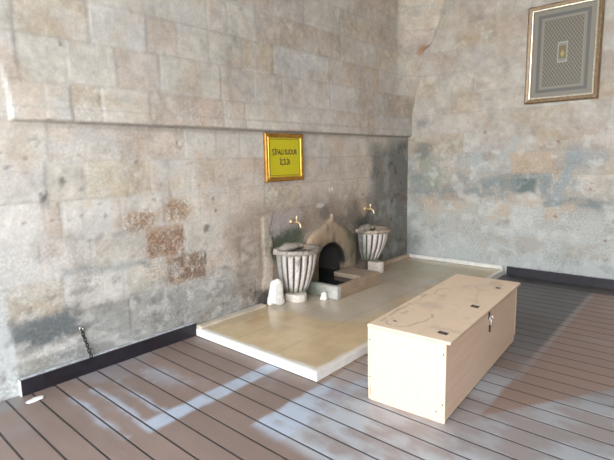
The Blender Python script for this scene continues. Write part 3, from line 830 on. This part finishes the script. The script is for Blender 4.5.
SW, SH = .572, .492
sg = empty('sign', (-2.635, -.012, 1.575)); tag(sg, 'yellow sign in a gold frame reading ŞİFALI SUDUR İÇİLİR on the left wall', 'sign')
bm = bmesh.new(); frame_bars(bm, SW, SH, .044, .004, -.028, .010)
from_bm('frame', bm, M['gold'], sg)
bm = bmesh.new(); frame_bars(bm, SW, SH, .013, -.010, -.027, .004, .036)
o = from_bm('frame_lip', bm, M['gold_light'], sg); o['label'] = 'brighter gilded inner lip'
bm = bmesh.new(); add_box(bm, -SW/2+.045, SW/2-.045, -.016, -.004, -SH/2+.045, SH/2-.045)
pn = from_bm('panel', bm, M['yellow'], sg)
bm = bmesh.new()
w2, h2, t2 = SW/2-.062, SH/2-.060, .004
for d in ((-w2, w2, h2-t2, h2), (-w2, w2, -h2, -h2+t2), (-w2, -w2+t2, -h2+t2, h2-t2), (w2-t2, w2, -h2+t2, h2-t2)):
    add_box(bm, d[0], d[1], -.0168, -.0158, d[2], d[3])
o = from_bm('border_line', bm, M['ink'], pn)
text_mesh('lettering', 'ŞİFALI SUDUR', .378, .055, (0, -.0160, .030), pn, M['ink'], .0008, .021)
text_mesh('lettering', 'İÇİLİR', .158, .056, (0, -.0160, -.074), pn, M['ink'], .0008, .021)

# ------------------------------------------------------------------ framed picture on the right wall
PWd, PH = .776, 1.108
pc = empty('framed_picture', (-.012, -1.994, 2.712), -math.pi/2); tag(pc, 'large bronze framed print with grey lattice pattern high on the right wall', 'framed picture')
bm = bmesh.new(); frame_bars(bm, PWd, PH, .058, .004, -.040, .014)
from_bm('frame', bm, M['bronze'], pc)
bm = bmesh.new(); frame_bars(bm, PWd, PH, .020, -.012, -.038, .005, .046)
o = from_bm('frame_lip', bm, M['silver'], pc); o['label'] = 'silvery inner lip'
m, nt, b = new_mat('grey patterned print')
b.inputs['Roughness'].default_value = .5
b.inputs['Specular IOR Level'].default_value = .25
N_ = nt.nodes.new; Lk = nt.links.new
tc = N_('ShaderNodeTexCoord'); sp = N_('ShaderNodeSeparateXYZ'); Lk(tc.outputs['Object'], sp.inputs['Vector'])
def mth(op, a, b_=None, c=None):
    n = N_('ShaderNodeMath'); n.operation = op
    for i, q in enumerate((a, b_, c)):
        if q is None: continue
        if isinstance(q, (int, float)): n.inputs[i].default_value = q
        else: Lk(q, n.inputs[i])
    return n.outputs[0]
X, Z = sp.outputs['X'], sp.outputs['Z']
ax, az = mth('ABSOLUTE', X), mth('ABSOLUTE', Z)
def inside(w, h): return mth('MULTIPLY', mth('LESS_THAN', ax, w), mth('LESS_THAN', az, h))
row = mth('FLOOR', mth('MULTIPLY', Z, 40.0))
xs_ = mth('ADD', mth('MULTIPLY', X, 30.0), mth('MULTIPLY', row, .5))
wav = mth('MULTIPLY', mth('SINE', mth('MULTIPLY', xs_, 6.2832)), mth('SINE', mth('MULTIPLY', Z, 6.2832*40)))
dots = mth('MULTIPLY', mth('GREATER_THAN', wav, -.05), mth('SUBTRACT', inside(.205, .375), inside(.052, .115)))
bands = mth('SUBTRACT', inside(.272, .438), inside(.236, .402))
gate = mth('SUBTRACT', inside(.052, .115), inside(.040, .100))
core = inside(.040, .072)
def cmix(fac, a, bcol):
    n = N_('ShaderNodeMix'); n.data_type = 'RGBA'
    Lk(fac, n.inputs[0])
    if isinstance(a, tuple): n.inputs[6].default_value = (*a, 1)
    else: Lk(a, n.inputs[6])
    n.inputs[7].default_value = (*bcol, 1)
    return n.outputs[2]
c = cmix(bands, (.20, .185, .155), (.115, .115, .11))
c = cmix(mth('SUBTRACT', inside(.214, .384), inside(.207, .377)), c, (.24, .225, .19))
c = cmix(dots, c, (.115, .105, .085))
c = cmix(gate, c, (.30, .29, .265))
c = cmix(inside(.040, .100), c, (.21, .205, .185))
c = cmix(core, c, (.16, .13, .07))
c = cmix(mth('LESS_THAN', mth('ADD', mth('MULTIPLY', ax, 2.0), mth('ABSOLUTE', mth('ADD', Z, .02))), .045), c, (.34, .27, .10))
Lk(c, b.inputs['Base Color'])
bm = bmesh.new(); add_box(bm, -PWd/2+.05, PWd/2-.05, -.018, -.004, -PH/2+.05, PH/2-.05)
o = from_bm('print', bm, m, pc); o['label'] = 'grey print with lattice pattern and small central panel'

# ------------------------------------------------------------------ wooden chest
m, nt, b = new_mat('beech laminate')
N_ = nt.nodes.new; Lk = nt.links.new
b.inputs['Roughness'].default_value = .42
tc = N_('ShaderNodeTexCoord'); mpn = N_('ShaderNodeMapping'); mpn.inputs['Scale'].default_value = (1.2, 14, 14); Lk(tc.outputs['Object'], mpn.inputs['Vector'])
nz = N_('ShaderNodeTexNoise'); nz.inputs['Scale'].default_value = 2.2; nz.inputs['Detail'].default_value = 6; Lk(mpn.outputs['Vector'], nz.inputs['Vector'])
rp = N_('ShaderNodeValToRGB'); rp.color_ramp.elements[0].position = .3; rp.color_ramp.elements[1].position = .72
rp.color_ramp.elements[0].color = (.67, .485, .35, 1); rp.color_ramp.elements[1].color = (.73, .55, .41, 1)
Lk(nz.outputs['Fac'], rp.inputs['Fac']); Lk(rp.outputs['Color'], b.inputs['Base Color'])
M['beech'] = m
M['beech_lid'] = attr_mat('soiled beech lid', .40, .04, 30, .02, 60, .4)
BL, BW, BH, OV = 1.5426, .5146, .5095, .0243
ch = empty('wooden_chest', (-3.8266, -1.863, 0), .0589); tag(ch, 'long pale wooden chest with hinged lid on the decking in front of the platform', 'chest')
T = .018
def cpart(name, dims, material, label=None, bev=.0012):
    bm = bmesh.new(); add_box(bm, *dims, bev); o = from_bm(name, bm, material, ch)
    if label: o['label'] = label
    return o
# near end panel with a notch for the plinth at its rear foot
bm = bmesh.new()
prof = [(-.020, 0), (-BW, 0), (-BW, BH-T), (0, BH-T), (0, .085), (-.020, .085)]
va = [bm.verts.new((0, y, z)) for y, z in prof]; vb = [bm.verts.new((T, y, z)) for y, z in prof]
bm.faces.new(va); bm.faces.new(vb[::-1])
for k in range(6): bm.faces.new((va[k], va[(k+1) % 6], vb[(k+1) % 6], vb[k]))
endp = from_bm('end_panel', bm, M['beech'], ch)
bm = bmesh.new()
va = [bm.verts.new((BL-T, y, z)) for y, z in [(0, 0), (-BW+.02, 0), (-BW+.02, .06), (-BW, .06), (-BW, BH-T), (0, BH-T)]]
vb = [bm.verts.new((BL, v.co.y, v.co.z)) for v in va]
bm.faces.new(va); bm.faces.new(vb[::-1])
for k in range(6): bm.faces.new((va[k], va[(k+1) % 6], vb[(k+1) % 6], vb[k]))
from_bm('end_panel', bm, M['beech'], ch)
fp = cpart('front_panel', (T, BL-T, -BW+.0025, -BW+.0025+T, .008, BH-T), M['beech'])
cpart('back_panel', (T, BL-T, -T-.004, -.004, .03, BH-T), M['beech'])
cpart('bottom_panel', (T, BL-T, -BW+.022, -T-.005, .06, .06+T), M['beech'])
cpart('plinth', (.006, BL-T-.002, -.016, -.003, 0, .029), M['wood_edge'])
cpart('plinth', (.0035, T-.001, -.0115, -.001, 0, .083), M['wood_edge'], 'slim foot strip at the rear corner')
# lid as a stained sheet
us = np.concatenate([[-.004, -.002, .002], np.arange(.012, BL-.004, .0085), [BL, BL+.002, BL+.004]])
vs = np.concatenate([[-BW-OV, -BW-OV+.0015, -BW-OV+.004], np.arange(-BW-OV+.012, -.006, .0085), [-.002, 0, .002]])
U, V = np.meshgrid(us, vs, indexing='ij')
col = np.ones(U.shape+(3,))*np.array([.75, .565, .405])
col = col*(1+.05*fbm(U*2.5, V*28, 701, 4)+.05*fbm(U*3, V*3, 702, 3))[..., None]
w = .02*fbm(U*9, V*9, 703, 3)
def stroke(pts, wd, amt, seed):
    global col
    d = np.full(U.shape, 9.0)
    for (a, b_) in zip(pts, pts[1:]):
        a = np.array(a); b_ = np.array(b_); e = b_-a
        t = np.clip(((U+w-a[0])*e[0]+(V+w-a[1])*e[1])/(e@e), 0, 1)
        d = np.minimum(d, np.hypot(U+w-a[0]-t*e[0], V+w-a[1]-t*e[1]))
    mm = (1-sst(wd*.3, wd*1.6, d))*sst(-.45, .15, fbm(U*22, V*22, seed, 3))
    col = mix(col, (.22, .17, .13), amt*mm)
def arc(cx, cy, rx, ry, a0, a1, n=14):
    return [(cx+rx*math.cos(a0+(a1-a0)*i/(n-1)), cy+ry*math.sin(a0+(a1-a0)*i/(n-1))) for i in range(n)]
stroke([(.10, -.035), (.45, -.045), (.80, -.05)], .010, .55, 710)
stroke(arc(.13, -.15, .07, .085, .8, 3.6), .007, .5, 711)
stroke([(.07, -.19), (.22, -.27), (.34, -.29), (.40, -.26)], .007, .6, 712)
stroke(arc(.95, -.13, .12, .06, .3, 3.9), .008, .5, 713)
stroke([(.50, -.05), (.62, -.16), (.70, -.33), (.73, -.42)], .004, .45, 714)
stroke([(.72, -.44), (.95, -.38), (1.2, -.30)], .004, .4, 715)
stroke([(1.25, -.42), (1.38, -.44)], .006, .5, 716)
stroke([(1.28, -.40), (1.33, -.25)], .004, .4, 717)
stroke([(.30, -.08), (.36, -.10)], .010, .5, 718)
col = mix(col, (.40, .31, .23), .35*sst(.15, .5, fbm(U*5, V*5, 720, 4)))
e = np.minimum(np.minimum(U+.004, BL+.004-U), np.minimum(V+BW+OV, .002-V))
z = BH-.0022*(1-sst(0, .004, e))
lid = sheet('lid', np.stack([U, V, z], -1), col, M['beech_lid'], back=(2, BH-T), parent=ch)
def slot(cx, cy, sx, sy, sk):
    bm = bmesh.new(); add_box(bm, cx-sx/2, cx+sx/2, cy-sy/2, cy+sy/2, BH-.001, BH+.0012, .0005)
    for v in bm.verts: v.co.x += sk*(v.co.y-cy)
    bm2 = from_bm('slot', bm, M['screw'], lid); bm2['label'] = 'dark slot in the lid'
slot(.112, -.449, .040, .062, .15)
slot(.716, -.439, .050, .058, .2)
slot(1.279, -.434, .035, .036, .2)
slot(.139, -.119, .014, .026, .2)
def screw(y, z):
    bm = bmesh.new(); add_tube(bm, [(-.0012, y, z), (.004, y, z)], .0052, 10)
    from_bm('screw', bm, M['screw'], endp)
for y, z in ((-.014, .405), (-.014, .155), (-BW+.016, .425), (-BW+.016, .115), (-BW+.052, .062)): screw(y, z)
# hasp and small padlock in the middle of the front
lx = .80; fy = -BW+.0025
bm = bmesh.new(); add_box(bm, lx-.014, lx+.014, fy-.004, fy, .408, .478, .002)
hp = from_bm('hasp', bm, M['dark_metal'], ch); hp['label'] = 'dark metal hasp'
bm = bmesh.new(); add_torus(bm, (lx, fy-.016, .420), .012, .0035, 'x', 14, 6, 1.3)
o = from_bm('staple', bm, M['steel'], hp, True)
bm = bmesh.new(); add_box(bm, lx-.006, lx+.020, fy-.022, fy-.006, .362, .405, .004, 2)
o = from_bm('padlock', bm, M['steel'], hp); o['label'] = 'bright steel padlock body'
bm = bmesh.new(); add_box(bm, lx-.010, lx-.0065, fy-.018, fy-.005, .318, .368, .001)
o = from_bm('key', bm, M['dark_metal'], hp)

# ------------------------------------------------------------------ daylight
w = bpy.data.worlds.new('World'); SC.world = w; w.use_nodes = True
nt = w.node_tree; bg = nt.nodes['Background']
tc = nt.nodes.new('ShaderNodeTexCoord'); sp = nt.nodes.new('ShaderNodeSeparateXYZ'); nt.links.new(tc.outputs['Generated'], sp.inputs[0])
rp = nt.nodes.new('ShaderNodeValToRGB')
rp.color_ramp.elements[0].position = 0.0; rp.color_ramp.elements[0].color = (1.0, .97, .93, 1)
rp.color_ramp.elements[1].position = .6; rp.color_ramp.elements[1].color = (.50, .58, .68, 1)
nt.links.new(sp.outputs['Z'], rp.inputs['Fac']); nt.links.new(rp.outputs['Color'], bg.inputs['Color'])
bg.inputs['Strength'].default_value = 12.0

vs_ = SC.view_settings
vs_.view_transform = 'Standard'; vs_.look = 'None'; vs_.exposure = -0.12; vs_.gamma = 1.0; vs_.use_curve_mapping = False
